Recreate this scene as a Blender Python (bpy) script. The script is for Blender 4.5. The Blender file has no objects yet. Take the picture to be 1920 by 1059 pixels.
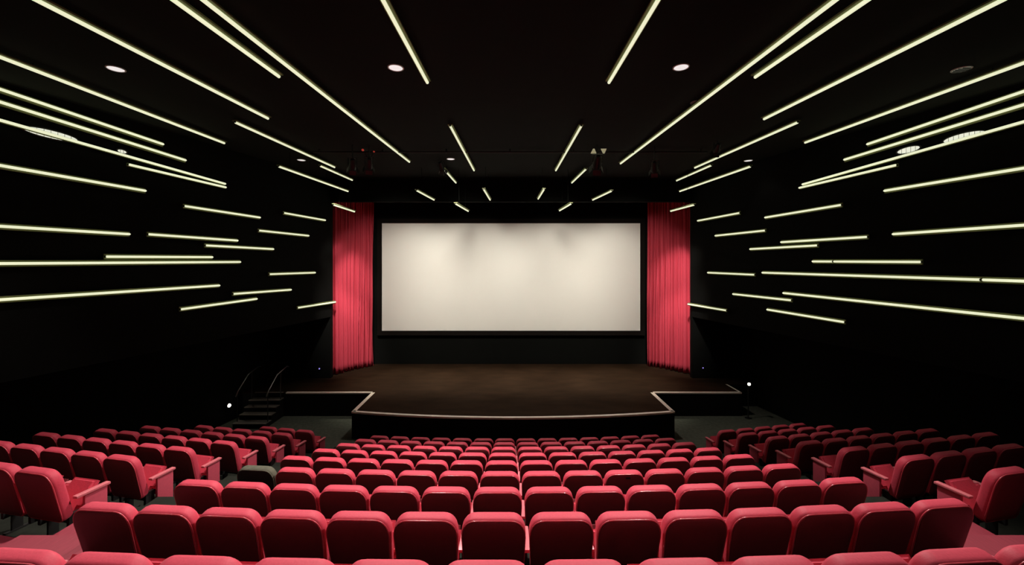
import bpy, bmesh, math, random
from math import sin, cos, pi, radians, atan2, sqrt
from mathutils import Vector, Matrix

S = bpy.context.scene
COL = S.collection
random.seed(4)

# ------------------------------------------------------------------ camera, world, exposure
F, CX, CY, CAMZ = 780.0, 956.0, 490.0, 5.95      # focal length and principal point in 1920-px units, eye height over the front floor
cam = bpy.data.cameras.new('camera')
cam.sensor_width = 36
cam.lens = F / 1920 * 36
cam.shift_x = (960 - CX) / 1920
cam.shift_y = -(529.5 - CY) / 1920
cam.clip_end = 200
cam_o = bpy.data.objects.new('camera', cam)
cam_o.location = (0, 0, CAMZ)
cam_o.rotation_euler = (pi / 2, 0, 0)
COL.objects.link(cam_o)
S.camera = cam_o
S.view_settings.view_transform = 'Standard'
S.view_settings.look = 'None'
S.view_settings.gamma = 1
S.view_settings.use_curve_mapping = False
S.view_settings.exposure = 0
w = bpy.data.worlds.new('world')
S.world = w
w.use_nodes = True
w.node_tree.nodes['Background'].inputs[0].default_value = (0.5, 0.6, 0.5, 1)
w.node_tree.nodes['Background'].inputs[1].default_value = 0.002

CEIL_H = 3.54                                     # ceiling over the eye
CEIL = CAMZ + CEIL_H


def spot(name, loc, target, power, angle, blend=0.6, color=(1, 0.9, 0.78), size=0.1):
    l = bpy.data.lights.new(name, 'SPOT')
    l.energy = power
    l.spot_size = radians(angle)
    l.spot_blend = blend
    l.color = color
    l.shadow_soft_size = size
    o = bpy.data.objects.new(name, l)
    o.location = loc
    d = Vector(target) - Vector(loc)
    o.rotation_euler = d.to_track_quat('-Z', 'Y').to_euler()
    COL.objects.link(o)
    return o


# house lights: the ceiling downlights (two rows in view, one unseen row added overhead without fixtures)
HOUSE = (1.0, 0.86, 0.80)
for hx, hy, p, tx, ty, cone in ((-7.23, 7.63, 420, -7.0, 5.6, 100), (-2.09, 7.63, 2000, -2.7, 4.9, 86), (3.14, 7.63, 2150, 0.9, 4.9, 82), (8.28, 7.63, 60, 8.0, 5.6, 100),
                                (-7.2, 14.4, 25, -6.6, 12.5, 90), (-2.05, 14.4, 620, -2.2, 13.7, 92), (3.14, 14.4, 620, 3.2, 13.7, 92), (8.25, 14.4, 12, 7.6, 12.5, 90),
                                (-7.2, 0.86, 60, -7.0, 1.5, 100), (-2.09, 0.86, 130, -2.0, 1.5, 100), (3.14, 0.86, 130, 2.6, 1.5, 100), (8.28, 0.86, 25, 8.0, 1.5, 100)):
    spot('house_light', (hx, hy, CEIL - 0.09), (tx, ty, 2.5), p, cone, 0.5, HOUSE, 0.09)
# stage lights: lamps under the room's ceiling wash the screen and curtains, a row behind the header grazes the screen top and the boards
WARM = (1.0, 0.93, 0.82)
for sx in (-4.3, -1.6, 1.6, 4.4):
    spot('screen_wash', (sx, 13.2, CEIL - 0.25), (sx * 1.2, 20.3, CAMZ - 1.5), 1750, 62, 1.0, WARM, 0.45)
for sx in (-4.4, -2.7, -0.85, 0.8, 2.4, 4.8):
    spot('screen_graze', (sx, 18.55, CAMZ + 2.95), (sx, 20.2, CAMZ - 1.8), 70, 88, 0.9, WARM, 0.05)
for sx in (-4.6, -1.6, 1.5, 4.6):
    spot('boards_light', (sx, 18.6, CAMZ + 3.2), (sx, 17.6, 0.9), 2700, 40, 1.0, (1, 0.90, 0.74), 0.2)
for s in (-1, 1):
    for th, pw in ((-0.7, 1800), (-3.5, 3000)):
        spot('curtain_wash', (s * 5.9 + 0.05, 14.2, CAMZ + 3.2), (s * 7.5 + 0.08, 19.0, CAMZ + th), pw, 26, 1.0, (1, 0.90, 0.86), 0.16)


# ------------------------------------------------------------------ helpers
def at(px, py, h=None, Z=None):
    """pixel of the photograph -> world point at a height over the eye, or at a distance"""
    if Z is None:
        Z = h * F / (CY - py)
    return Vector(((px - CX) / F * Z, Z, CAMZ + (CY - py) / F * Z))


class MB:
    def __init__(self):
        self.v, self.f = [], []

    def add(self, vs, fs):
        n = len(self.v)
        self.v += [tuple(p) for p in vs]
        self.f += [tuple(i + n for i in q) for q in fs]
        return self

    def box(self, lo, hi, m=None):
        x0, y0, z0 = lo
        x1, y1, z1 = hi
        vs = [Vector(p) for p in ((x0, y0, z0), (x1, y0, z0), (x1, y1, z0), (x0, y1, z0), (x0, y0, z1), (x1, y0, z1), (x1, y1, z1), (x0, y1, z1))]
        if m is not None:
            vs = [m @ p for p in vs]
        return self.add(vs, [(0, 3, 2, 1), (4, 5, 6, 7), (0, 1, 5, 4), (1, 2, 6, 5), (2, 3, 7, 6), (3, 0, 4, 7)])

    def rbox(self, lo, hi, b, m=None):
        """box with chamfered edges"""
        bm = bmesh.new()
        t = MB().box(lo, hi)
        vs = [bm.verts.new(p) for p in t.v]
        for q in t.f:
            bm.faces.new([vs[i] for i in q])
        bmesh.ops.bevel(bm, geom=bm.edges[:], offset=b, segments=2, profile=0.6, affect='EDGES')
        bm.verts.index_update()
        self.add([(m @ p.co) if m is not None else p.co for p in bm.verts], [[p.index for p in q.verts] for q in bm.faces])
        bm.free()
        return self

    def prism(self, poly, z0, z1):
        n = len(poly)
        vs = [(x, y, z0) for x, y in poly] + [(x, y, z1) for x, y in poly]
        return self.add(vs, [tuple(range(n))[::-1], tuple(range(n, 2 * n))] + [(i, (i + 1) % n, n + (i + 1) % n, n + i) for i in range(n)])

    def loft(self, rings, cap0=True, cap1=True, closed=True):
        n = len(rings[0])
        vs = [p for r in rings for p in r]
        fs = []
        for k in range(len(rings) - 1):
            for i in range(n if closed else n - 1):
                j = (i + 1) % n
                fs.append((k * n + i, k * n + j, (k + 1) * n + j, (k + 1) * n + i))
        if cap0:
            fs.append(tuple(range(n))[::-1])
        if cap1:
            fs.append(tuple(range((len(rings) - 1) * n, len(rings) * n)))
        return self.add(vs, fs)

    def tube(self, p0, p1, r0, r1=None, n=10, dome=False):
        p0, p1 = Vector(p0), Vector(p1)
        r1 = r0 if r1 is None else r1
        d = (p1 - p0).normalized()
        a = d.orthogonal().normalized()
        b = d.cross(a)
        ring = lambda c, r: [c + (a * cos(2 * pi * i / n) + b * sin(2 * pi * i / n)) * r for i in range(n)]
        rs = []
        if dome:
            rs.append(ring(p0 - d * r0 * 0.8, r0 * 0.45))
        rs += [ring(p0, r0), ring(p1, r1)]
        if dome:
            rs.append(ring(p1 + d * r1 * 0.8, r1 * 0.45))
        return self.loft(rs)

    def sweep(self, pts, r, n=6, closed=False):
        pts = [Vector(p) for p in pts]
        m = len(pts)
        rs = []
        for i, p in enumerate(pts):
            a = pts[(i - 1) % m] if (closed or i > 0) else p
            b = pts[(i + 1) % m] if (closed or i < m - 1) else p
            d = (b - a).normalized()
            u = d.cross(Vector((0.31, 0.93, 0.2))).normalized()
            v = d.cross(u)
            rs.append([p + (u * cos(2 * pi * k / n) + v * sin(2 * pi * k / n)) * r for k in range(n)])
        if closed:
            rs.append(rs[0])
        return self.loft(rs, not closed, not closed)

    def mesh(self, name, mat, smooth=False):
        me = bpy.data.meshes.new(name)
        me.from_pydata(self.v, [], self.f)
        bm = bmesh.new()
        bm.from_mesh(me)
        bmesh.ops.recalc_face_normals(bm, faces=bm.faces[:])
        bm.to_mesh(me)
        bm.free()
        if smooth:
            for p in me.polygons:
                p.use_smooth = True
            if smooth is not True:
                try:
                    me.set_sharp_from_angle(angle=radians(smooth))
                except Exception:
                    pass
        me.materials.append(mat)
        return me


def obj(name, data, parent=None, loc=None, mat=None, smooth=False):
    if isinstance(data, MB):
        data = data.mesh(name, mat, smooth)
    o = bpy.data.objects.new(name, data)
    COL.objects.link(o)
    if parent is not None:
        o.parent = parent
    if loc is not None:
        o.location = loc
    return o


def tag(o, label, cat, group=None):
    o['label'] = label
    o['category'] = cat
    if group:
        o['group'] = group
    return o


def thing(name, loc, label, cat, group=None, rz=0):
    o = bpy.data.objects.new(name, None)
    o.empty_display_size = 0.1
    o.location = loc
    o.rotation_euler = (0, 0, rz)
    COL.objects.link(o)
    return tag(o, label, cat, group)


def structure(name, mb=None, mat=None, loc=None, smooth=False):
    if mb is None:
        o = bpy.data.objects.new(name, None)
        COL.objects.link(o)
    else:
        o = obj(name, mb, None, loc, mat, smooth)
    o['kind'] = 'structure'
    return o


# ------------------------------------------------------------------ materials
def mat(name, col, rough=0.6, spec=0.5, metal=0.0, var=0.0, scale=20.0, bump=0.0, sheen=0.0, coat=0.0, stretch=(1, 1, 1), emit=None, estr=0.0):
    m = bpy.data.materials.new(name)
    m.use_nodes = True
    t = m.node_tree
    b = t.nodes['Principled BSDF']
    b.inputs['Base Color'].default_value = (*col, 1)
    b.inputs['Roughness'].default_value = rough
    b.inputs['Specular IOR Level'].default_value = spec
    b.inputs['Metallic'].default_value = metal
    if sheen:
        b.inputs['Sheen Weight'].default_value = sheen
        b.inputs['Sheen Roughness'].default_value = 0.4
        b.inputs['Sheen Tint'].default_value = (1, 0.55, 0.6, 1)
    if coat:
        b.inputs['Coat Weight'].default_value = coat
        b.inputs['Coat Roughness'].default_value = 0.25
    if emit:
        b.inputs['Emission Color'].default_value = (*emit, 1)
        b.inputs['Emission Strength'].default_value = estr
    if var or bump:
        tc = t.nodes.new('ShaderNodeTexCoord')
        mp = t.nodes.new('ShaderNodeMapping')
        mp.inputs['Scale'].default_value = stretch
        nz = t.nodes.new('ShaderNodeTexNoise')
        nz.inputs['Scale'].default_value = scale
        nz.inputs['Detail'].default_value = 5
        t.links.new(tc.outputs['Object'], mp.inputs['Vector'])
        t.links.new(mp.outputs[0], nz.inputs['Vector'])
        if var:
            cr = t.nodes.new('ShaderNodeMix')
            cr.data_type = 'RGBA'
            cr.inputs[6].default_value = tuple(c * (1 - var) for c in col) + (1,)
            cr.inputs[7].default_value = tuple(min(1, c * (1 + var)) for c in col) + (1,)
            t.links.new(nz.outputs['Fac'], cr.inputs[0])
            t.links.new(cr.outputs[2], b.inputs['Base Color'])
        if bump:
            bp = t.nodes.new('ShaderNodeBump')
            bp.inputs['Strength'].default_value = bump
            bp.inputs['Distance'].default_value = 0.01
            t.links.new(nz.outputs['Fac'], bp.inputs['Height'])
            t.links.new(bp.outputs[0], b.inputs['Normal'])
    return m


M = dict(
    black=mat('black_paint', (0.004, 0.0045, 0.0037), 0.9, 0.1, var=0.3, scale=3),
    ceiling=mat('black_ceiling', (0.0065, 0.0075, 0.005), 0.9, 0.15, var=0.3, scale=2),
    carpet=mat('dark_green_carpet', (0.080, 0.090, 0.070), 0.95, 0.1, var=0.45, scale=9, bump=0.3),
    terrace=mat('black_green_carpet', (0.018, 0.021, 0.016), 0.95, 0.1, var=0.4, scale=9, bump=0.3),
    rosewood=mat('rose_stained_boards', (0.28, 0.036, 0.058), 0.5, 0.4, var=0.35, scale=6, stretch=(14, 1, 1), bump=0.1),
    stage=mat('stage_boards', (0.023, 0.0125, 0.0066), 0.8, 0.04, var=0.55, scale=1.2, stretch=(1, 2.2, 1), bump=0.05),
    stageface=mat('stage_face_black', (0.006, 0.006, 0.006), 0.85, 0.15, var=0.3, scale=5),
    strip=mat('pale_edge_strip', (0.78, 0.72, 0.62), 0.5, 0.4, var=0.12, scale=4),
    tread=mat('stair_tread', (0.10, 0.09, 0.075), 0.7, 0.3, var=0.3, scale=8),
    nosing=mat('worn_nosing', (0.20, 0.18, 0.15), 0.6, 0.3, var=0.2, scale=6),
    steel=mat('brushed_steel', (0.35, 0.35, 0.33), 0.35, 0.5, 0.9, var=0.1, scale=30),
    blackmetal=mat('black_metal', (0.012, 0.012, 0.012), 0.45, 0.5, var=0.2, scale=12),
    fabric=mat('red_fabric', (0.60, 0.052, 0.092), 0.62, 0.35, var=0.14, scale=55, bump=0.12, sheen=0.12),
    shell=mat('dark_red_back', (0.16, 0.021, 0.027), 0.5, 0.45, var=0.15, scale=25, bump=0.04),
    piping=mat('red_piping', (0.55, 0.060, 0.085), 0.28, 0.8, var=0.08, scale=30),
    arm=mat('rose_lacquer_arm', (0.66, 0.17, 0.20), 0.35, 0.5, var=0.1, scale=18, stretch=(1, 6, 1)),
    panel=mat('rose_side_panel', (0.52, 0.075, 0.115), 0.5, 0.4, var=0.14, scale=40),
    grey=mat('grey_green_fabric', (0.10, 0.105, 0.075), 0.8, 0.2, var=0.35, scale=18, bump=0.2),
    greyshell=mat('black_green_back', (0.012, 0.012, 0.010), 0.6, 0.3, var=0.3, scale=20),
    curtain=mat('red_curtain', (0.56, 0.058, 0.088), 0.8, 0.1, var=0.12, scale=30, stretch=(3, 3, 0.3)),
    screen=mat('screen_cloth', (0.85, 0.845, 0.785), 0.9, 0.1, var=0.03, scale=0.7),
    mask=mat('screen_masking', (0.008, 0.006, 0.005), 0.9, 0.1, var=0.2, scale=6),
    rail=mat('olive_halo_rail', (0.16, 0.18, 0.075), 0.7, 0.3, var=0.1, scale=10),  # olive colour stands in for the green glow around the tubes
    white=mat('white_ring', (0.7, 0.7, 0.68), 0.5, 0.4, var=0.05, scale=10),
    tube=mat('lit_tube', (0.7, 0.72, 0.5), 0.4, 0.3, var=0.02, scale=10, emit=(0.80, 0.83, 0.565), estr=1.0),
    lamp=mat('lit_diffuser', (0.8, 0.8, 0.8), 0.5, 0.3, var=0.02, scale=10, emit=(0.92, 0.90, 0.87), estr=0.85),
    lampdim=mat('dim_diffuser', (0.3, 0.3, 0.25), 0.5, 0.3, var=0.3, scale=40, emit=(0.30, 0.30, 0.22), estr=0.5),
    louvre=mat('lit_louvre', (0.8, 0.8, 0.7), 0.5, 0.3, var=0.02, scale=10, emit=(0.80, 0.82, 0.68), estr=0.9),
    bulb=mat('bright_bulb', (1, 1, 1), 0.5, 0.3, var=0.01, scale=10, emit=(1.0, 0.90, 0.72), estr=14),
    red=mat('red_led', (0.5, 0.05, 0.02), 0.5, 0.3, var=0.01, scale=10, emit=(0.30, 0.03, 0.02), estr=0.8),
    violet=mat('violet_led', (0.3, 0.2, 0.6), 0.5, 0.3, var=0.01, scale=10, emit=(0.30, 0.25, 0.85), estr=0.9),
    gel=mat('pale_gel_with_glow', (0.6, 0.6, 0.4), 0.5, 0.3, var=0.02, scale=10, emit=(0.52, 0.51, 0.30), estr=0.45),  # lit look put in as glow, no lamp shines through
)

# ------------------------------------------------------------------ room shell
WU, SU = {-1: 12.0, 1: 12.14}, 0.236               # upper walls: |x| = W - s*y
WL, SL = 12.9, 0.16                                 # lower walls
PRO = 18.0                                          # proscenium plane
upx = lambda s, y: s * (WU[s] - SU * y)
lowx = lambda s, y: s * (WL - SL * y)
structure('floor', MB().box((-14, -2.6, -0.2), (14, 21, 0)), M['carpet'])
structure('ceiling', MB().box((-14, -2.6, CEIL), (14, 21, CEIL + 0.2)), M['ceiling'])
structure('wall_back', MB().box((-14, -2.8, -0.2), (14, -2.6, CEIL + 0.2)), M['black'])
structure('wall_front', MB().box((-14, 20.5, -0.2), (14, 20.7, CEIL + 0.2)), M['black'])
BULK = CAMZ - 2.4
for s, nm in ((-1, 'left'), (1, 'right')):
    wall = structure('wall_' + nm, MB().prism([(lowx(s, -2.6), -2.6), (lowx(s, 20.5), 20.5), (lowx(s, 20.5) + s * .3, 20.5), (lowx(s, -2.6) + s * .3, -2.6)], 0, CEIL), M['black'])
    up = MB().prism([(upx(s, -2.6), -2.6), (upx(s, PRO), PRO), (lowx(s, PRO), PRO), (lowx(s, -2.6), -2.6)], BULK, CEIL)
    obj('upper_wall', up, wall, None, M['black'])
    # proscenium side
    obj('proscenium_side', MB().box((min(upx(s, PRO), lowx(s, PRO)), PRO, 0.902), (max(upx(s, PRO), lowx(s, PRO)), PRO + 0.22, CEIL)), wall, None, M['black'])
hdr = CAMZ + 112 / F * PRO
structure('trim_header', MB().box((upx(-1, PRO), PRO, hdr), (upx(1, PRO), PRO + 0.25, CEIL)), M['black'])

# ------------------------------------------------------------------ seating terraces and aisle steps
X0, YC, R0 = 0.145, 43.43, 41.0
row_r = lambda i: R0 - 1.07 * i
row_h = lambda i: 1.72 + 0.367 * i
BACK = 0.96                                         # height of a seat back over its floor
row_z = lambda i: CAMZ - row_h(i) - BACK
side_y = lambda j: 5.63 + 1.10 * (j - 2)
side_z = lambda j: CAMZ - (2.60 + 0.377 * (j - 2)) - BACK
TH = radians(11.4)
SX = {-1: {0: -5.0, 1: -5.08, 2: -5.20, 3: -5.30, 4: -5.34, 5: -5.40, 6: -5.465, 7: -5.465},
      1: {0: 5.30, 1: 5.37, 2: 5.44, 3: 5.52, 4: 5.61, 5: 5.71, 6: 5.71, 7: 5.78}}
HALF = 3.96


def arc_band(r_out, r_in, xa, xb, n=12):
    a, b = [], []
    for k in range(n + 1):
        x = xa + (xb - xa) * k / n
        a.append((x, YC - sqrt(r_out ** 2 - (x - X0) ** 2)))
        b.append((x, YC - sqrt(r_in ** 2 - (x - X0) ** 2)))
    return a + b[::-1]


terr = structure('floor_terrace')
for i in range(-3, 9):
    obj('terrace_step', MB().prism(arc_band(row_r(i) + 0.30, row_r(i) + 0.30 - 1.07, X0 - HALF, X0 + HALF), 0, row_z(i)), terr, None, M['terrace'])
for s in (-1, 1):
    for j in range(-1, 8):
        e = Vector((SX[s][max(j, 0)], side_y(j), 0))
        along = Vector((s * cos(TH), sin(TH), 0))
        fwd = Vector((-s * sin(TH), cos(TH), 0))
        poly = []
        for off in (-0.30, 0.775):
            a = e + fwd * off - along * 0.31
            b = e + fwd * off
            t = (WL - SL * b.y - abs(b.x)) / (cos(TH) + SL * sin(TH)) - 0.01
            poly.append((a, e + fwd * off + along * t))
        q = [poly[0][0], poly[0][1], poly[1][1], poly[1][0]]
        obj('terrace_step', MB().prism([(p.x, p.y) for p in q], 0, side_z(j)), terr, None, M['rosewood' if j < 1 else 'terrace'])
    ais = structure('floor_aisle')
    for k in range(-3, 16):
        j = k / 2
        ja, jb = min(max(int(math.floor(j)), 0), 7), min(max(int(math.ceil(j)), 0), 7)
        xo = abs(SX[s][ja] + SX[s][jb]) / 2 - 0.315
        xi = abs(X0 + s * (HALF + 0.005))
        y0, y1 = side_y(j) + 0.55, side_y(j) + 1.10
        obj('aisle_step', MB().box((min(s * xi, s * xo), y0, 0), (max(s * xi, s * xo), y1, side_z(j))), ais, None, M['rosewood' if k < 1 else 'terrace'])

# ------------------------------------------------------------------ the seat and its copies
RA = radians(13)
UP = Vector((0, -sin(RA), cos(RA)))
FW = Vector((0, cos(RA), sin(RA)))
BO = Vector((0, 0.028, 0.35))


def outline(inset=0.0, n=7):
    """rounded back outline in (x, s): big rounded shoulders, slight taper down"""
    wt, wb, hh = 0.267 - inset, 0.252 - inset, 0.60 - inset
    lo = inset
    pts = []
    rx, rs, rb = max(0.125 - inset * .5, 0.03), max(0.165 - inset * .5, 0.03), 0.045
    for k in range(n + 1):                           # right shoulder
        a = pi / 2 * k / n
        e = 0.86
        pts.append((wt - rx + rx * cos(a) ** e, hh - rs + rs * sin(a) ** e))
    left = [(-x, y) for x, y in pts[::-1]]
    bot = []
    for k in range(4):
        a = pi + pi / 2 * k / 3
        bot.append((-wb + rb + rb * cos(a), lo + rb + rb * sin(a)))
    rbot = [(-x, y) for x, y in bot[::-1]]
    return pts + left + bot + rbot


def bp(x, s, d):
    return BO + Vector((x, 0, 0)) + UP * s + FW * d


def make_back(m):
    rings = []
    for d, ins in ((0.0, 0.010), (0.006, 0.002), (0.03, 0.0), (0.075, 0.002), (0.097, 0.010), (0.109, 0.028), (0.116, 0.06), (0.120, 0.12)):
        rings.append([bp(x, s, d) for x, s in outline(ins)])
    return MB().loft(rings).mesh('back_cushion', m, True)


def make_shell(m):
    rings = [[bp(x, s, d) for x, s in outline(ins)] for d, ins in ((0.004, 0.014), (-0.010, 0.014), (-0.014, 0.020), (-0.018, 0.09))]
    return MB().loft(rings).mesh('back_shell', m, 40)


def make_piping(m):
    return MB().sweep([bp(x, s, -0.002) for x, s in outline(0.008)], 0.0075, 6, True).mesh('piping', m, True)


FA = radians(51)
SM = Matrix.Translation((0, 0.145, 0.358)) @ Matrix.Rotation(FA, 4, 'X')


def make_seat(m):
    bm = bmesh.new()
    t = MB().box((-0.24, 0.0, -0.085), (0.24, 0.36, 0.0))
    vs = [bm.verts.new(p) for p in t.v]
    for q in t.f:
        bm.faces.new([vs[i] for i in q])
    bmesh.ops.bevel(bm, geom=[e for e in bm.edges if abs((e.verts[0].co - e.verts[1].co).z) > 0.05], offset=0.07, segments=4, affect='EDGES')
    bmesh.ops.bevel(bm, geom=[e for e in bm.edges if abs((e.verts[0].co - e.verts[1].co).z) < 0.01 and len(e.link_faces) == 2 and any(abs(f.normal.z) < 0.5 for f in e.link_faces) and any(abs(f.normal.z) > 0.5 for f in e.link_faces)], offset=0.025, segments=3, affect='EDGES')
    bm.normal_update()
    bm.verts.index_update()
    b = MB().add([SM @ p.co for p in bm.verts], [[p.index for p in q.verts] for q in bm.faces])
    bm.free()
    return b.mesh('seat_cushion', m, 50)


def make_pan(m):
    return MB().rbox((-0.225, 0.015, -0.105), (0.225, 0.335, -0.087), 0.006, SM).mesh('seat_pan', m, False)


def make_arm(m):
    return MB().rbox((-0.033, 0.10, 0.572), (0.033, 0.43, 0.602), 0.008).mesh('armrest', m, 30)


def make_panel(m):
    return MB().rbox((-0.018, 0.185, 0.0), (0.018, 0.405, 0.571), 0.005).mesh('side_panel', m, 30)


def make_post(m):
    b = MB().rbox((-0.014, 0.20, 0.0), (0.014, 0.30, 0.521), 0.004)
    b.box((-0.022, 0.14, 0.0), (0.022, 0.38, 0.02))
    return b.mesh('support_post', m, 30)


def make_beam(m):
    b = MB().box((-0.279, 0.19, 0.22), (0.279, 0.24, 0.27))
    b.box((-0.23, 0.085, 0.23), (-0.19, 0.195, 0.40))
    b.box((0.19, 0.085, 0.23), (0.23, 0.195, 0.40))
    return b.mesh('seat_beam', m, False)


ME = dict(back=make_back(M['fabric']), shell=make_shell(M['shell']), pipe=make_piping(M['piping']), seat=make_seat(M['fabric']), pan=make_pan(M['shell']),
          arm=make_arm(M['arm']), panel=make_panel(M['panel']), beam=make_beam(M['blackmetal']), post=make_post(M['blackmetal']))
GREY = dict(ME, back=make_back(M['grey']), shell=make_shell(M['greyshell']), pipe=make_piping(M['grey']), seat=make_seat(M['grey']))


def place_seat(x, y, z, rz, label, group, arms, kit=ME, board=0):
    t = thing('cinema_chair', (x, y, z), label, 'cinema chair', group, rz)
    b = obj('back_cushion', kit['back'], t)
    obj('piping', kit['pipe'], b)
    obj('back_shell', kit['shell'], t)
    obj('seat_cushion', kit['seat'], t)
    obj('seat_pan', kit['pan'], t)
    obj('seat_beam', kit['beam'], t)
    for a in arms:
        if a == board:
            obj('armrest', kit['arm'], t, (a * 0.28, 0, 0))
            obj('side_panel', kit['panel'], t, (a * 0.28, 0, 0))
        else:
            obj('armrest', kit['arm'], t, (a * 0.28, 0, -0.05))
            obj('support_post', kit['post'], t, (a * 0.28, 0, 0))
    return t


ORD = ['first', 'second', 'third', 'fourth', 'fifth', 'sixth', 'seventh', 'eighth', 'ninth', 'tenth', 'eleventh', 'twelfth', 'thirteenth', 'fourteenth']
ROWN = ['nearest', 'second nearest', 'third nearest', 'fourth nearest', 'middle', 'fourth farthest', 'third farthest', 'second farthest', 'farthest']
P = 0.56
YAW = radians(0.4)
for i in range(9):
    ks = range(-6, 6) if i == 0 else range(-7, 7)
    n = len(ks)
    for q, k in enumerate(ks):
        sarc = (k + 0.5) * P
        phi = sarc / row_r(i) + YAW
        x = X0 + row_r(i) * sin(phi - YAW)
        y = YC - row_r(i) * cos(phi - YAW) + sarc * sin(YAW)
        kit = ME
        end = ''
        if i == 0:
            lab = 'red cinema seat %s from left in nearest row, cut by the photo\'s bottom edge' % ORD[q]
        elif i == 3 and k == -7:
            lab = 'dark grey-green seat among red ones, at left end of the fourth nearest centre row'
            kit = GREY
        elif i == 3 and k == 2:
            lab = 'red cinema seat with small black mark on its back, fourth nearest centre row'
        elif q == 0 or q == n - 1:
            lab = 'red cinema seat at %s aisle end of the %s centre row' % ('left' if q == 0 else 'right', ROWN[i])
        elif q < n / 2:
            lab = 'red cinema seat, %s from left in the %s row of the centre block' % (ORD[q], ROWN[i])
        else:
            lab = 'red cinema seat, %s from right in the %s row of the centre block' % (ORD[n - 1 - q], ROWN[i])
        arms = [-1] + ([1] if q == n - 1 else [])
        t = place_seat(x, y, row_z(i), phi, lab, 'seats of the centre block', arms, kit, 0 if i == 0 else -1 if q == 0 else 1 if q == n - 1 else 0)
        if i == 3 and k == 2:
            mk = MB().box((-0.03, -0.004, -0.010), (0.03, 0.004, 0.010), Matrix.Translation(bp(0.03, 0.555, -0.022)))
            obj('black_mark', mk, t, None, M['blackmetal'])['label'] = 'small black mark'

SIDE_N = {-1: {1: 2, 2: 5, 3: 6, 4: 6, 5: 6, 6: 5, 7: 3}, 1: {1: 1, 2: 4, 3: 6, 4: 6, 5: 5, 6: 5, 7: 5}}
SROW = {1: 'nearest', 2: 'second nearest', 3: 'third nearest', 4: 'middle', 5: 'third farthest', 6: 'second farthest', 7: 'farthest'}
for s, nm in ((-1, 'left'), (1, 'right')):
    for j, n in SIDE_N[s].items():
        for k in range(n):
            x = SX[s][j] + s * k * P * cos(TH)
            y = side_y(j) + k * P * sin(TH)
            if k == 0:
                lab = 'red aisle-end seat with rose armrest and side panel, %s row of %s block' % (SROW[j], nm)
            else:
                lab = 'red cinema seat, %s from the aisle in the %s row of the %s block' % (ORD[k], SROW[j], nm)
            arms = [-s] + ([s] if k == n - 1 else [])
            place_seat(x, y, side_z(j), s * TH, lab, 'seats of the %s block' % nm, arms, ME, -s if k == 0 else 0)

# ------------------------------------------------------------------ stage
SZ = 0.90
SH = CAMZ - SZ                                      # drop from eye to stage floor
yw = SH * F / (736 - CY)                            # wing front
yt = SH * F / (772 - CY)                            # thrust corners
yf = SH * F / (783.5 - CY)                          # thrust centre
xl, xr = -5.31, 5.53
xwl, xwr = -8.62, 8.92
front = []
for k in range(25):
    u = -1 + 2 * k / 24
    front.append((xl + (xr - xl) * k / 24, yf + (yt - yf) * u * u))
lw = lowx(-1, yw) + 0.04
outl = [(xwl, yw), (xl, yw)] + front + [(xr, yw), (xwr, yw), (xwr, 17.1), (lowx(1, 17.1) - 0.04, 17.1), (lowx(1, 20.48) - .04, 20.48), (lowx(-1, 20.48) + .04, 20.48), (lw, yw)]
stage = thing('stage', (0, 0, 0), 'raised dark brown stage with curved thrust front and pale edging', 'stage')
obj('platform', MB().prism(outl, 0, SZ - 0.03), stage, None, M['stageface'])
obj('stage_floor', MB().prism(outl, SZ - 0.03, SZ), stage, None, M['stage'])


def strip(path, wid=0.10, hgt=0.04, name='edge_strip'):
    """edging that runs along the stage lip: a flat top and a small turned-down face"""
    n = len(path)
    nor = []
    for i in range(n):
        a = Vector(path[max(i - 1, 0)])
        b = Vector(path[min(i + 1, n - 1)])
        d = (b - a).normalized()
        nor.append(Vector((-d.y, d.x)))
    rings = []
    for (x, y), m in zip(path, nor):
        pts = [(-0.012, SZ + 0.008), (-0.012, SZ - hgt), (0.002, SZ - hgt), (0.002, SZ + 0.002), (wid, SZ + 0.002), (wid, SZ + 0.008)]
        rings.append([(x + m.x * o, y + m.y * o, z) for o, z in pts])
    return obj(name, MB().loft(rings), stage, None, M['strip'])


strip([(xwl, yw), (xl - 0.0, yw)])
strip([(xl, yw), front[0]], 0.12)
strip(front, 0.12, 0.045)
strip([front[-1], (xr, yw)], 0.12)
strip([(xr, yw), (xwr, yw)])
strip([(xwr, yw), (xwr, 17.1)], 0.06)
obj('edge_strip', MB().box((-9.82, yw - 0.003, SZ + 0.0005), (-8.74, yw + 0.07, SZ + 0.006)), stage, None, M['nosing'])

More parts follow.
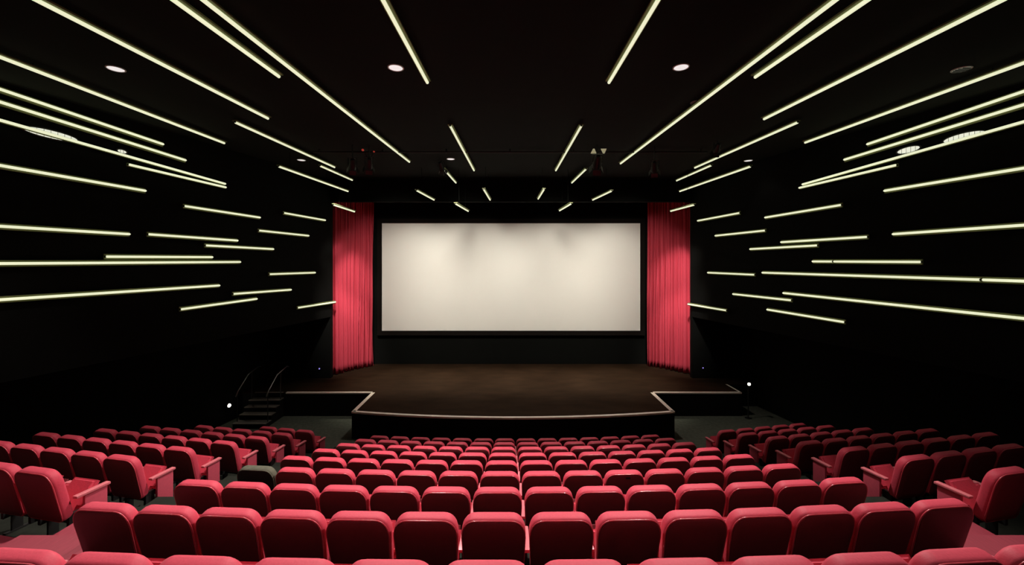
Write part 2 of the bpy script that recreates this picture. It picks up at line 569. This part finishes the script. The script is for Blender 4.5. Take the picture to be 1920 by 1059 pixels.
# steps up to the stage on the left, with two steel handrails
xs0, xs1 = -9.86, -8.70
tys = [14.80, 15.16, 15.46, 15.72]
tzs = [0.18, 0.36, 0.54, 0.72]
st = thing('stage_stairs', ((xs0 + xs1) / 2, 15.3, 0), 'dark flight of steps up to the left wing of the stage', 'stairs')
st_inv = -st.location
for k in range(4):
    y1 = tys[k + 1] if k < 3 else yw - 0.005
    b = MB().box((xs0, tys[k], 0), (xs1, y1, tzs[k] - 0.03))
    obj('riser', b, st, st_inv, M['stageface'])
    obj('tread', MB().rbox((xs0 - .01, tys[k] - 0.02, tzs[k] - 0.03), (xs1 + .01, y1, tzs[k]), 0.006), st, st_inv, M['tread'])
    obj('nosing', MB().box((xs0, tys[k] - 0.026, tzs[k] - 0.026), (xs1, tys[k] + 0.05, tzs[k] + 0.004)), st, st_inv, M['nosing'])
for x in (xs0 + 0.03, xs1 - 0.03):
    pts = [(x, 14.92, 0.18 + 0.92), (x, 15.05, 1.28), (x, 15.6, 1.70), (x, 16.3, 1.85), (x, 16.42, 1.80)]
    h = obj('handrail', MB().sweep(pts, 0.02, 8), st, st_inv, M['steel'], True)
    for py, pz, pt in ((15.0, 0.18, 1.20), (15.85, 0.72, 1.74)):
        obj('rail_post', MB().tube((x, py, pz), (x, py, pt), 0.018, None, 8), h, None, M['blackmetal'])

# ------------------------------------------------------------------ screen
ys = 20.32
sx0, sx1 = (716 - CX) / F * ys, (1200.5 - CX) / F * ys
sz0, sz1 = CAMZ + (CY - 620) / F * ys, CAMZ + (CY - 418.5) / F * ys
scr = thing('cinema_screen', ((sx0 + sx1) / 2, ys, sz0), 'large cream cinema screen in black masking at the back of the stage', 'screen')
inv = -scr.location
obj('screen_cloth', MB().rbox((sx0, ys, sz0), (sx1, ys + 0.04, sz1), 0.01), scr, inv, M['screen'])
bw = 0.22
for lo, hi in (((sx0 - bw, ys - 0.02, sz1), (sx1 + bw, ys + 0.14, sz1 + bw)), ((sx0 - bw, ys - 0.02, sz0 - bw), (sx1 + bw, ys + 0.14, sz0)),
               ((sx0 - bw, ys - 0.02, sz0), (sx0, ys + 0.14, sz1)), ((sx1, ys - 0.02, sz0), (sx1 + bw, ys + 0.14, sz1))):
    obj('masking', MB().box(lo, hi), scr, inv, M['mask'])


# ------------------------------------------------------------------ curtains
def curtain(path, seed, label):
    rnd = random.Random(seed)
    # arc length parametrisation through the control points (Catmull-Rom)
    pts = [Vector(p) for p in path]
    fine = []
    for i in range(len(pts) - 1):
        p0, p1, p2, p3 = pts[max(i - 1, 0)], pts[i], pts[i + 1], pts[min(i + 2, len(pts) - 1)]
        for k in range(40):
            t = k / 40
            fine.append(0.5 * ((2 * p1) + (p2 - p0) * t + (2 * p0 - 5 * p1 + 4 * p2 - p3) * t * t + (3 * p1 - p0 - 3 * p2 + p3) * t ** 3))
    fine.append(pts[-1])
    acc = [0]
    for a, b in zip(fine, fine[1:]):
        acc.append(acc[-1] + (b - a).length)
    L = acc[-1]
    N, K = 260, 26
    ph = [rnd.uniform(0, 6.28) for _ in range(8)]
    edges = [0.0]                                    # uneven pleats: each with a width and a depth of its own
    while edges[-1] < L + 0.6:
        edges.append(edges[-1] + rnd.choice((0.12, 0.16, 0.20, 0.25, 0.31)) * rnd.uniform(0.85, 1.15))
    deep = [rnd.uniform(0.55, 1.25) for _ in edges]

    def pleat(d):
        d = min(max(d, 0.0), L + 0.5)
        k = 0
        while edges[k + 1] < d:
            k += 1
        t = (d - edges[k]) / (edges[k + 1] - edges[k])
        return -cos(2 * pi * t) * (deep[k] * (1 - t) + deep[k + 1] * t) * min(1.0, (edges[k + 1] - edges[k]) / 0.2)

    def base(u):
        d = u * L
        k = 0
        lo, hi = 0, len(acc) - 1
        while hi - lo > 1:
            m = (lo + hi) // 2
            if acc[m] <= d:
                lo = m
            else:
                hi = m
        t = (d - acc[lo]) / max(acc[hi] - acc[lo], 1e-6)
        p = fine[lo].lerp(fine[hi], t)
        dr = (fine[hi] - fine[lo]).normalized()
        return p, Vector((-dr.y, dr.x))
    z0, z1 = SZ + 0.03, CEIL - 0.25
    rows = []
    for r in range(K + 1):
        v = r / K
        row = []
        for c in range(N + 1):
            u = c / N
            uu = u + 0.006 * sin(3.1 * v + ph[0]) * sin(9 * u + ph[1])
            p, nn = base(u)
            w1 = pleat(u * L + 0.05 * sin(2.2 * v + ph[3]) + 0.03 * sin(4 * v + 6 * u + ph[1]))
            w2 = sin(2 * pi * 31 * uu + ph[4] + 1.2 * sin(2 * pi * 3.1 * uu))
            d = 0.13 * (1.0 - 0.3 * v) * w1 + 0.020 * w2
            row.append((p.x + nn.x * d, p.y + nn.y * d, z0 + (z1 - z0) * v + 0.012 * sin(5 * u + ph[6]) * (1 - v)))
        rows.append(row)
    t = thing('stage_curtain', (pts[0].x, pts[0].y, SZ), label, 'curtain', 'red stage curtains')
    b = MB().loft(rows, False, False, False)
    cl = obj('curtain_cloth', b, t, -t.location, M['curtain'], True)
    sm = cl.modifiers.new('thickness', 'SOLIDIFY')
    sm.thickness = 0.012
    hem = MB().loft([[Vector(p) + Vector((0, 0, q)) for p in rows[0]] for q in (-0.004, 0.06)], False, False, False)
    hm = obj('hem', hem, t, -t.location, M['curtain'], True)
    sm = hm.modifiers.new('thickness', 'SOLIDIFY')
    sm.thickness = 0.013
    sm.offset = 0
    trk = MB().sweep([(p.x, p.y, CEIL - 0.2) for p in fine[::20]], 0.04, 6)
    obj('curtain_track', trk, t, -t.location, M['blackmetal'])
    return t


curtain([(-8.15, 18.42), (-7.72, 18.58), (-7.46, 19.15), (-7.02, 19.72), (-6.60, 20.10)], 3, 'tall pleated red curtain drawn to the left of the cinema screen')
curtain([(8.30, 18.42), (7.92, 18.75), (7.58, 19.25), (7.12, 19.75), (6.66, 20.12)], 8, 'tall pleated red curtain drawn to the right of the cinema screen')

# ------------------------------------------------------------------ light tubes
TUBES = [  # x0, y0, x1, y1 in the photograph, label
    (68, 0, 504, 223, 'long glowing tube running off the top edge at far left, above the leftmost downlight'),
    (325, 0, 525, 145, 'glowing tube at top left, outer of the close pair running off the top edge'),
    (381, 0, 768, 304, 'longest glowing ceiling tube at left, inner of the close pair off the top edge'),
    (0, 107, 422, 269, 'long glowing tube topmost of those running off the left edge'),
    (0, 167, 308, 271, 'glowing tube second from top of those running off the left edge'),
    (0, 191, 350, 301, 'glowing tube third from top of those running off the left edge'),
    (0, 225, 424, 345, 'long glowing tube crossing the oval louvred lamp on the left wall'),
    (240, 308, 425, 351.5, 'glowing tube just under the end of the one crossing the left louvred lamp'),
    (0, 310, 275, 358, 'glowing tube fifth from top of those running off the left edge'),
    (440, 229, 628, 314, 'medium glowing ceiling tube at left, beyond the end of the far-left long tube'),
    (600, 311, 661, 338, 'short glowing ceiling tube touching the far end of a medium tube, upper left'),
    (522, 312, 653, 359, 'hanging glowing tube at left, just above the left curtain\'s outer top'),
    (345, 386, 489, 408, 'glowing tube on left wall, highest of the upper middle wall tubes'),
    (0, 424, 245, 439, 'glowing tube running off the left edge, level with the screen\'s top edge'),
    (277, 439, 447, 451, 'glowing left-wall tube in line with the one ending level with screen top'),
    (385, 460, 514, 467, 'short glowing left-wall tube just below and beyond the in-line middle tube'),
    (197, 481, 400, 482, 'thick level glowing tube on left wall, not reaching the left edge'),
    (0, 494, 452, 491, 'longest level glowing tube on left wall, running off the left edge'),
    (0, 562, 413, 535, 'lowest glowing tube running off the left edge'),
    (532, 399, 611, 413, 'short glowing left-wall tube nearest the curtain\'s upper part'),
    (485, 432, 580, 442, 'short glowing left-wall tube below the one nearest the curtain top'),
    (505, 514, 592, 511, 'short nearly level glowing tube on left wall beside the curtain\'s middle'),
    (437, 551, 547, 543, 'short glowing left-wall tube above the lowest middle one'),
    (338, 580, 483, 560, 'lowest glowing tube in the middle of the left wall'),
    (558, 577, 630, 566, 'short glowing tube whose end overlaps the left curtain\'s edge'),
    (625, 384, 665, 397, 'short glowing tube hanging before the top of the left curtain'),
    (718, 0, 802, 156, 'steep glowing ceiling tube left of centre, running off the top edge'),
    (844, 236, 889, 320, 'steep glowing ceiling tube left of centre, beyond the small downlight'),
    (831, 316, 855, 343, 'short glowing ceiling tube beside a black spotlight, left of centre'),
    (781, 357, 814, 375, 'short glowing tube hanging before the header above the screen\'s left part'),
    (907, 355, 919, 375, 'tiny glowing tube left of centre hanging before the header above the screen'),
    (854, 382, 878, 396, 'tiny dim glowing tube lowest above the screen, left of centre'),
    (1234, 0, 1141, 156, 'steep glowing ceiling tube right of centre, running off the top edge'),
    (1090, 236, 1042, 320, 'steep glowing ceiling tube right of centre, left of the twin spotlight'),
    (1099, 317, 1072, 343, 'short glowing ceiling tube just below the twin spotlight, right of centre'),
    (1147, 358, 1111, 375, 'short glowing tube hanging before the header above the screen\'s right part'),
    (1020, 355, 1009, 373, 'tiny glowing tube right of centre hanging before the header above the screen'),
    (1071, 382, 1049, 395, 'tiny glowing tube lowest above the screen, right of centre'),
    (1567, 0, 1163, 307, 'longest glowing ceiling tube at right, inner of the close pair off the top edge'),
    (1627, 0, 1414, 146, 'glowing tube at top right, outer of the close pair running off the top edge'),
    (1880, 0, 1431, 224, 'long glowing tube running off the top edge at far right'),
    (1920, 118, 1508, 268, 'long glowing tube topmost of those running off the right edge'),
    (1920, 171, 1624, 271, 'glowing tube second from top of those running off the right edge'),
    (1920, 196, 1581, 300, 'glowing tube third from top of those running off the right edge'),
    (1920, 228, 1503, 346, 'long glowing tube crossing the oval louvred lamp on the right wall'),
    (1682, 309, 1497, 352.5, 'glowing tube just under the end of the one crossing the right louvred lamp'),
    (1920, 315, 1656, 358, 'glowing tube fifth from top of those running off the right edge'),
    (1497, 229, 1302, 315, 'medium glowing ceiling tube at right, beyond the end of the far-right long tube'),
    (1334, 310, 1268, 339, 'short glowing ceiling tube touching the far end of a medium tube, upper right'),
    (1408, 312, 1274, 359, 'hanging glowing tube at right, just above the right curtain\'s outer top'),
    (1302, 384, 1257, 396, 'short glowing tube hanging before the top of the right curtain'),
    (1387, 399, 1307, 414, 'short glowing right-wall tube nearest the curtain\'s upper part'),
    (1578, 384, 1433, 408, 'glowing tube on right wall, highest of the upper middle wall tubes'),
    (1435, 432, 1340, 442, 'short glowing right-wall tube below the one nearest the curtain top'),
    (1627, 444, 1463, 454, 'glowing right-wall tube in line with the one ending level with screen top'),
    (1533, 460, 1405, 467, 'short glowing right-wall tube just below and beyond the in-line middle tube'),
    (1920, 422, 1672, 439, 'glowing tube running off the right edge, level with the screen\'s top edge'),
    (1728, 491, 1522, 490, 'level glowing right-wall tube with one dark joint, not reaching the right edge'),
    (1415, 515, 1326, 511, 'short nearly level glowing tube on right wall beside the curtain\'s middle'),
    (1920, 527, 1428, 511, 'longest nearly level glowing right-wall tube with a dark joint, off the right edge'),
    (1484, 563, 1373, 551, 'short glowing right-wall tube above the lowest middle one'),
    (1920, 597, 1467, 549, 'lowest glowing tube running off the right edge'),
    (1362, 582, 1289, 570, 'short glowing tube whose end overlaps the right curtain\'s edge'),
    (1584, 604, 1437, 580, 'lowest glowing tube in the middle of the right wall'),
]
JOINT = {(1728, 491): 1562, (1920, 527): 1841}
STAND = 0.12
TR = 0.029


def wall_pt(px, py, s, off):
    u = abs(px - CX) / F
    Z = (WU[s] - off) / (u + SU)
    return Vector(((px - CX) / F * Z, Z, CAMZ + (CY - py) / F * Z))


for x0, y0, x1, y1, lab in TUBES:
    s = -1 if x0 < CX else 1
    a, b = wall_pt(x0, y0, s, STAND), wall_pt(x1, y1, s, STAND)
    onwall = max(a.z, b.z) < CEIL - 0.13 and max(a.y, b.y) < 18.35
    if not onwall:
        h = min(CEIL_H - STAND, 17.5 * (CY - max(y0, y1)) / F)
        a, b = at(x0, y0, h), at(x1, y1, h)
    d = (b - a)
    ln = d.length
    d.normalize()
    if x0 in (0, 1920) or y0 == 0:                  # goes on beyond the frame
        a = a - d * min(0.3 * ln, 1.6)
        if not onwall:
            pass
    ln = (b - a).length
    if onwall:
        nrm = Vector((s * 1.0, SU, 0)).normalized()     # into the wall
        gap = STAND / sqrt(1 + SU * SU)
    else:
        nrm = Vector((0, 0, 1))
        gap = CEIL - a.z
    rot = Matrix((d.cross(nrm).normalized(), d, (nrm - d * nrm.dot(d)).normalized())).transposed().to_4x4()
    t = thing('light_tube', (a + b) / 2, lab, 'light tube', 'glowing light tubes on walls and ceiling')
    t.matrix_world = Matrix.Translation((a + b) / 2) @ rot
    jx = JOINT.get((x0, y0))
    cuts = [(-ln / 2 + 0.03, ln / 2 - 0.03)]
    if jx:
        f = None
        best = 1e9
        for k in range(400):                         # where the joint falls along the tube
            p = a + d * (ln * k / 400)
            e = abs(CX + F * p.x / p.y - jx)
            if e < best:
                best, f = e, ln * k / 400 - ln / 2
        cuts = [(-ln / 2 + 0.03, f - 0.03), (f + 0.03, ln / 2 - 0.03)]
        obj('joint', MB().tube((0, f - 0.03, 0), (0, f + 0.03, 0), TR * 0.8), t, None, M['blackmetal'], 40)
    for c0, c1 in cuts:
        obj('diffuser', MB().tube((0, c0, 0), (0, c1, 0), TR, None, 12, True), t, None, M['tube'], 60)
    rw = 0.042 if y1 in (345, 351.5, 346, 352.5) else 0.066
    obj('halo_rail', MB().rbox((-rw, -ln / 2, 0.030), (rw, ln / 2, 0.058), 0.004), t, None, M['rail'])  # added rail that makes the halo beside the tube
    for e in (-1, 1):
        obj('end_cap', MB().box((-0.02, e * (ln / 2 - 0.015) - 0.015, -0.012), (0.02, e * (ln / 2 - 0.015) + 0.015, 0.030)), t, None, M['blackmetal'])
    nst = max(2, int(ln / 1.5) + 1)
    for k in range(nst):
        yy = -ln / 2 + ln * (0.5 + k) / nst
        obj('bracket' if gap < 0.3 else 'hanger_rod', MB().tube((0, yy, 0.057), (0, yy, gap - 0.001), 0.009 if gap < 0.3 else 0.006, None, 6), t, None, M['black'])


# ------------------------------------------------------------------ downlights and other lamps in the ceiling
def downlight(px, py, label, m, r=0.125, group='round downlights in the ceiling'):
    p = at(px, py, CEIL_H - 0.015)
    t = thing('downlight', (p.x, p.y, CEIL), label, 'downlight', group)
    n = 28
    ring = lambda rr, z: [(rr * cos(2 * pi * k / n), rr * sin(2 * pi * k / n), z) for k in range(n)]
    b = MB().loft([ring(r + 0.02, 0), ring(r + 0.022, -0.010), ring(r + 0.006, -0.016), ring(r, -0.012), ring(r - 0.004, -0.001)], False, False)
    obj('rim', b, t, None, M['white'], 50)
    obj('diffuser', MB().loft([ring(r - 0.003, -0.003), ring(r - 0.003, -0.009), ring(r * .5, -0.014)]), t, None, m, 50)
    return t


downlight(217, 130, 'round lit downlight, leftmost of the four nearer ones in the ceiling', M['lamp'])
downlight(742, 128, 'round lit downlight, left of centre among the nearer ceiling row', M['lamp'])
downlight(1277, 127, 'round lit downlight, right of centre among the nearer ceiling row', M['lamp'])
dm = downlight(1803, 131, 'dim slatted round downlight at far right of the nearer ceiling row', M['lampdim'])
for k in range(5):
    yk = -0.09 + 0.045 * k
    hw = sqrt(max(0.115 ** 2 - yk ** 2, 0))
    obj('slat', MB().box((-hw, yk - 0.006, -0.028), (hw, yk + 0.006, -0.0145)), dm, None, M['blackmetal'])
downlight(565, 300.5, 'small lit downlight far back in ceiling, left of the hanging tubes', M['lamp'])
downlight(845, 298.5, 'small lit downlight far back in ceiling, left of centre beside a spotlight', M['lamp'])
downlight(1403, 301.5, 'small lit downlight far back in ceiling at right', M['lamp'])
downlight(1306, 193, 'pale unlit disc in ceiling beside the longest right-hand tube', M['white'], 0.11)


def wall_lamp(px, py, s, half, hgt, label, nsl):
    """oval louvred lamp let into the upper wall"""
    u = abs(px - CX) / F
    Z = WU[s] / (u + SU)
    p = Vector((s * (WU[s] - SU * Z), Z, CAMZ + (CY - py) / F * Z))
    along = Vector((-s * SU, 1, 0)).normalized()
    inw = Vector((-s, -SU, 0)).normalized()
    rot = Matrix((along, Vector((0, 0, 1)), inw)).transposed().to_4x4()
    t = thing('louvred_lamp', p, label, 'wall lamp', 'louvred lamps in the side walls')
    t.matrix_world = Matrix.Translation(p) @ rot
    n = 36
    ring = lambda k, z: [((half + k) * cos(2 * pi * i / n), (hgt + k) * sin(2 * pi * i / n), z) for i in range(n)]
    obj('rim', MB().loft([ring(0.03, 0), ring(0.03, 0.02), ring(0.0, 0.025), ring(0.0, 0.004)], False, False), t, None, M['blackmetal'])
    obj('diffuser', MB().loft([ring(-0.002, 0.002), ring(-0.002, 0.010)]), t, None, M['louvre'])
    for k in range(nsl):
        x = -half + 2 * half * (k + 1) / (nsl + 1)
        hz = hgt * sqrt(max(1 - (x / half) ** 2, 0))
        obj('slat', MB().box((x - 0.004, -hz, 0.010), (x + 0.004, hz, 0.013)), t, None, M['white'])


wall_lamp(95, 252, -1, 0.46, 0.085, 'long oval louvred lamp on left wall behind a glowing tube', 7)
wall_lamp(1808, 257, 1, 0.36, 0.085, 'long oval louvred lamp on right wall behind a glowing tube', 7)
wall_lamp(1704, 281, 1, 0.24, 0.07, 'smaller oval louvred lamp on right wall, nearer the stage', 4)
wall_lamp(228, 284, -1, 0.10, 0.04, 'tiny oval lamp on left wall above a glowing tube', 2)


# ------------------------------------------------------------------ stage spotlights on their bars
def spotlight(px, py, Z, aim, label, lens, scale=1.0, extra=None):
    p = at(px, py, Z=Z)
    t = thing('stage_spotlight', p, label, 'spotlight', 'black stage spotlights under the ceiling')
    d = (Vector(aim) - p).normalized()
    rot = d.to_track_quat('-Z', 'Y').to_matrix().to_4x4()
    k = scale
    n = 16
    ring = lambda r, z: [rot @ Vector((r * cos(2 * pi * i / n), r * sin(2 * pi * i / n), z)) for i in range(n)]
    obj('barrel', MB().loft([ring(0.05 * k, 0.20 * k), ring(0.085 * k, 0.16 * k), ring(0.095 * k, -0.02 * k), ring(0.11 * k, -0.04 * k), ring(0.11 * k, -0.16 * k)]), t, None, M['blackmetal'], 40)
    obj('lens', MB().loft([ring(0.095 * k, -0.161 * k), ring(0.08 * k, -0.172 * k)]), t, None, lens, 40)
    for i in range(4):
        a = i * pi / 2
        m = rot @ Matrix.Rotation(a, 4, 'Z') @ Matrix.Translation((0, 0.112 * k, -0.165 * k)) @ Matrix.Rotation(radians(28), 4, 'X')
        obj('barn_door', MB().box((-0.095 * k, -0.002, -0.13 * k), (0.095 * k, 0.003, 0.0), m), t, None, M['blackmetal'])
    top = CEIL - 0.001 - p.z
    yo = MB()
    for sx in (-1, 1):
        yo.box((sx * 0.13 * k - 0.008, -0.015, -0.02), (sx * 0.13 * k + 0.008, 0.015, 0.19 * k))
    yo.box((-0.13 * k - 0.008, -0.015, 0.19 * k), (0.13 * k + 0.008, 0.015, 0.19 * k + 0.012))
    obj('yoke', yo, t, None, M['blackmetal'])
    obj('hanger', MB().tube((0, 0, 0.19 * k + 0.012), (0, 0, top), 0.016, None, 8), t, None, M['blackmetal'])
    return t


spotlight(661, 308, 12.6, (-7.2, 19.3, 3.5), 'black spotlight under the ceiling, leftmost over the left curtain', M['blackmetal'])
sp = spotlight(692, 307, 12.6, (-6.8, 19.4, 3.5), 'black spotlight with two red indicator lights, at left under the ceiling', M['blackmetal'], 1.0)
for dx, dz in ((-12, 28), (9, 25)):
    q = at(692 + dx, 309 - dz, Z=12.55) - sp.location
    obj('indicator', MB().tube(q + Vector((0, -0.01, 0)), q + Vector((0, 0.03, 0)), 0.035 if dx < 0 else 0.022, None, 10), sp, None, M['red'])
    obj('indicator_arm', MB().tube(q + Vector((0, 0.03, 0)), Vector((dx * 0.003, 0.04, 0.16)), 0.012, None, 6), sp, None, M['blackmetal'])
spotlight(827, 313, 14.6, (-1, 20, 4), 'small black spotlight left of centre beside a short glowing tube', M['blackmetal'], 0.9)
tw = spotlight(1120, 304, 12.6, (3, 20, 4), 'large twin black spotlight with two pale gels, right of centre', M['blackmetal'], 1.25)
for cx_, flip in ((1113, 1), (1132, -1)):
    q = at(cx_, 283, Z=12.5) - tw.location
    w_, h_ = 0.085, 0.07 * flip
    poly = [(-w_, -h_), (w_, -h_), (w_ * .35, h_), (-w_ * .2, h_)]
    b = MB().add([q + Vector((x, y, z)) for y in (0, 0.03) for x, z in poly], [(0, 1, 2, 3), (4, 7, 6, 5), (0, 4, 5, 1), (1, 5, 6, 2), (2, 6, 7, 3), (3, 7, 4, 0)])
    obj('gel', b, tw, None, M['gel'])['label'] = 'pale gel with added glow'
spotlight(1227, 313, 12.8, (6.8, 19.4, 3.5), 'black spotlight at right under the ceiling, near the long tube\'s end', M['blackmetal'])
spotlight(1345, 278, 12.2, (7.2, 19.3, 3.5), 'black spotlight at far right under the ceiling, above a medium tube', M['blackmetal'], 0.8)
bar = thing('lighting_bar', (0, 12.75, CEIL), 'thin black lighting bar across the ceiling before the stage', 'lighting bar')
obj('pipe', MB().tube((-6.2, 0.35, -0.10), (6.2, 0.35, -0.10), 0.025, None, 10), bar, None, M['blackmetal'], 60)
for k in range(7):
    obj('clamp', MB().box((-6 + 2 * k - 0.02, 0.33, -0.125), (-6 + 2 * k + 0.02, 0.37, -0.001)), bar, None, M['blackmetal'])


# ------------------------------------------------------------------ little lamps near the stage
def lamp(name, p, label, cat, r, m, back):
    t = thing(name, p, label, cat)
    n = 14
    ax = Vector(back).normalized()
    rot = ax.to_track_quat('Z', 'Y').to_matrix()
    ring = lambda rr, z: [rot @ Vector((rr * cos(2 * pi * i / n), rr * sin(2 * pi * i / n), z)) for i in range(n)]
    obj('bulb', MB().loft([ring(r * .4, -r), ring(r * .85, -r * .6), ring(r, 0)]), t, None, m, 60)
    obj('housing', MB().loft([ring(r * 1.25, -0.01), ring(r * 1.3, r * .6), ring(r * .8, r * 1.3)]), t, None, M['blackmetal'], 60)
    return t


yl = 15.3
px_ = lowx(-1, yl)
yl = (WL) / (abs(429 - CX) / F + SL)
p = at(429, 760, Z=yl - 0.14)
wl = lamp('step_light', p, 'small bright lamp on the left wall beside the stage steps', 'lamp', 0.065, M['bulb'], (-1, 0.1, 0))
obj('mount', MB().tube((-0.06, 0.01, 0), (-(abs(lowx(-1, p.y)) - abs(p.x)) + 0.001, 0.01, 0), 0.025), wl, None, M['blackmetal'])
p = at(1404.5, 720, Z=15.7)
wl = lamp('post_lamp', p, 'small bright lamp on a thin black post right of the stage', 'lamp', 0.055, M['bulb'], (0.3, 1, 0))
obj('post', MB().tube((0.02, 0.09, -p.z), (0.02, 0.09, 0.05), 0.022), wl, None, M['blackmetal'])
obj('foot', MB().tube((0.02, 0.09, -p.z), (0.02, 0.09, -p.z + 0.02), 0.12, None, 16), wl, None, M['blackmetal'])
p = at(599, 691, Z=PRO - 0.035)
lamp('indicator_light', p, 'tiny violet indicator light left of the left curtain\'s foot', 'indicator light', 0.035, M['violet'], (0, 1, 0))
p = at(1318, 689.5, Z=PRO - 0.03)
lamp('indicator_light', p, 'tiny violet indicator light right of the right curtain\'s foot', 'indicator light', 0.03, M['violet'], (0, 1, 0))
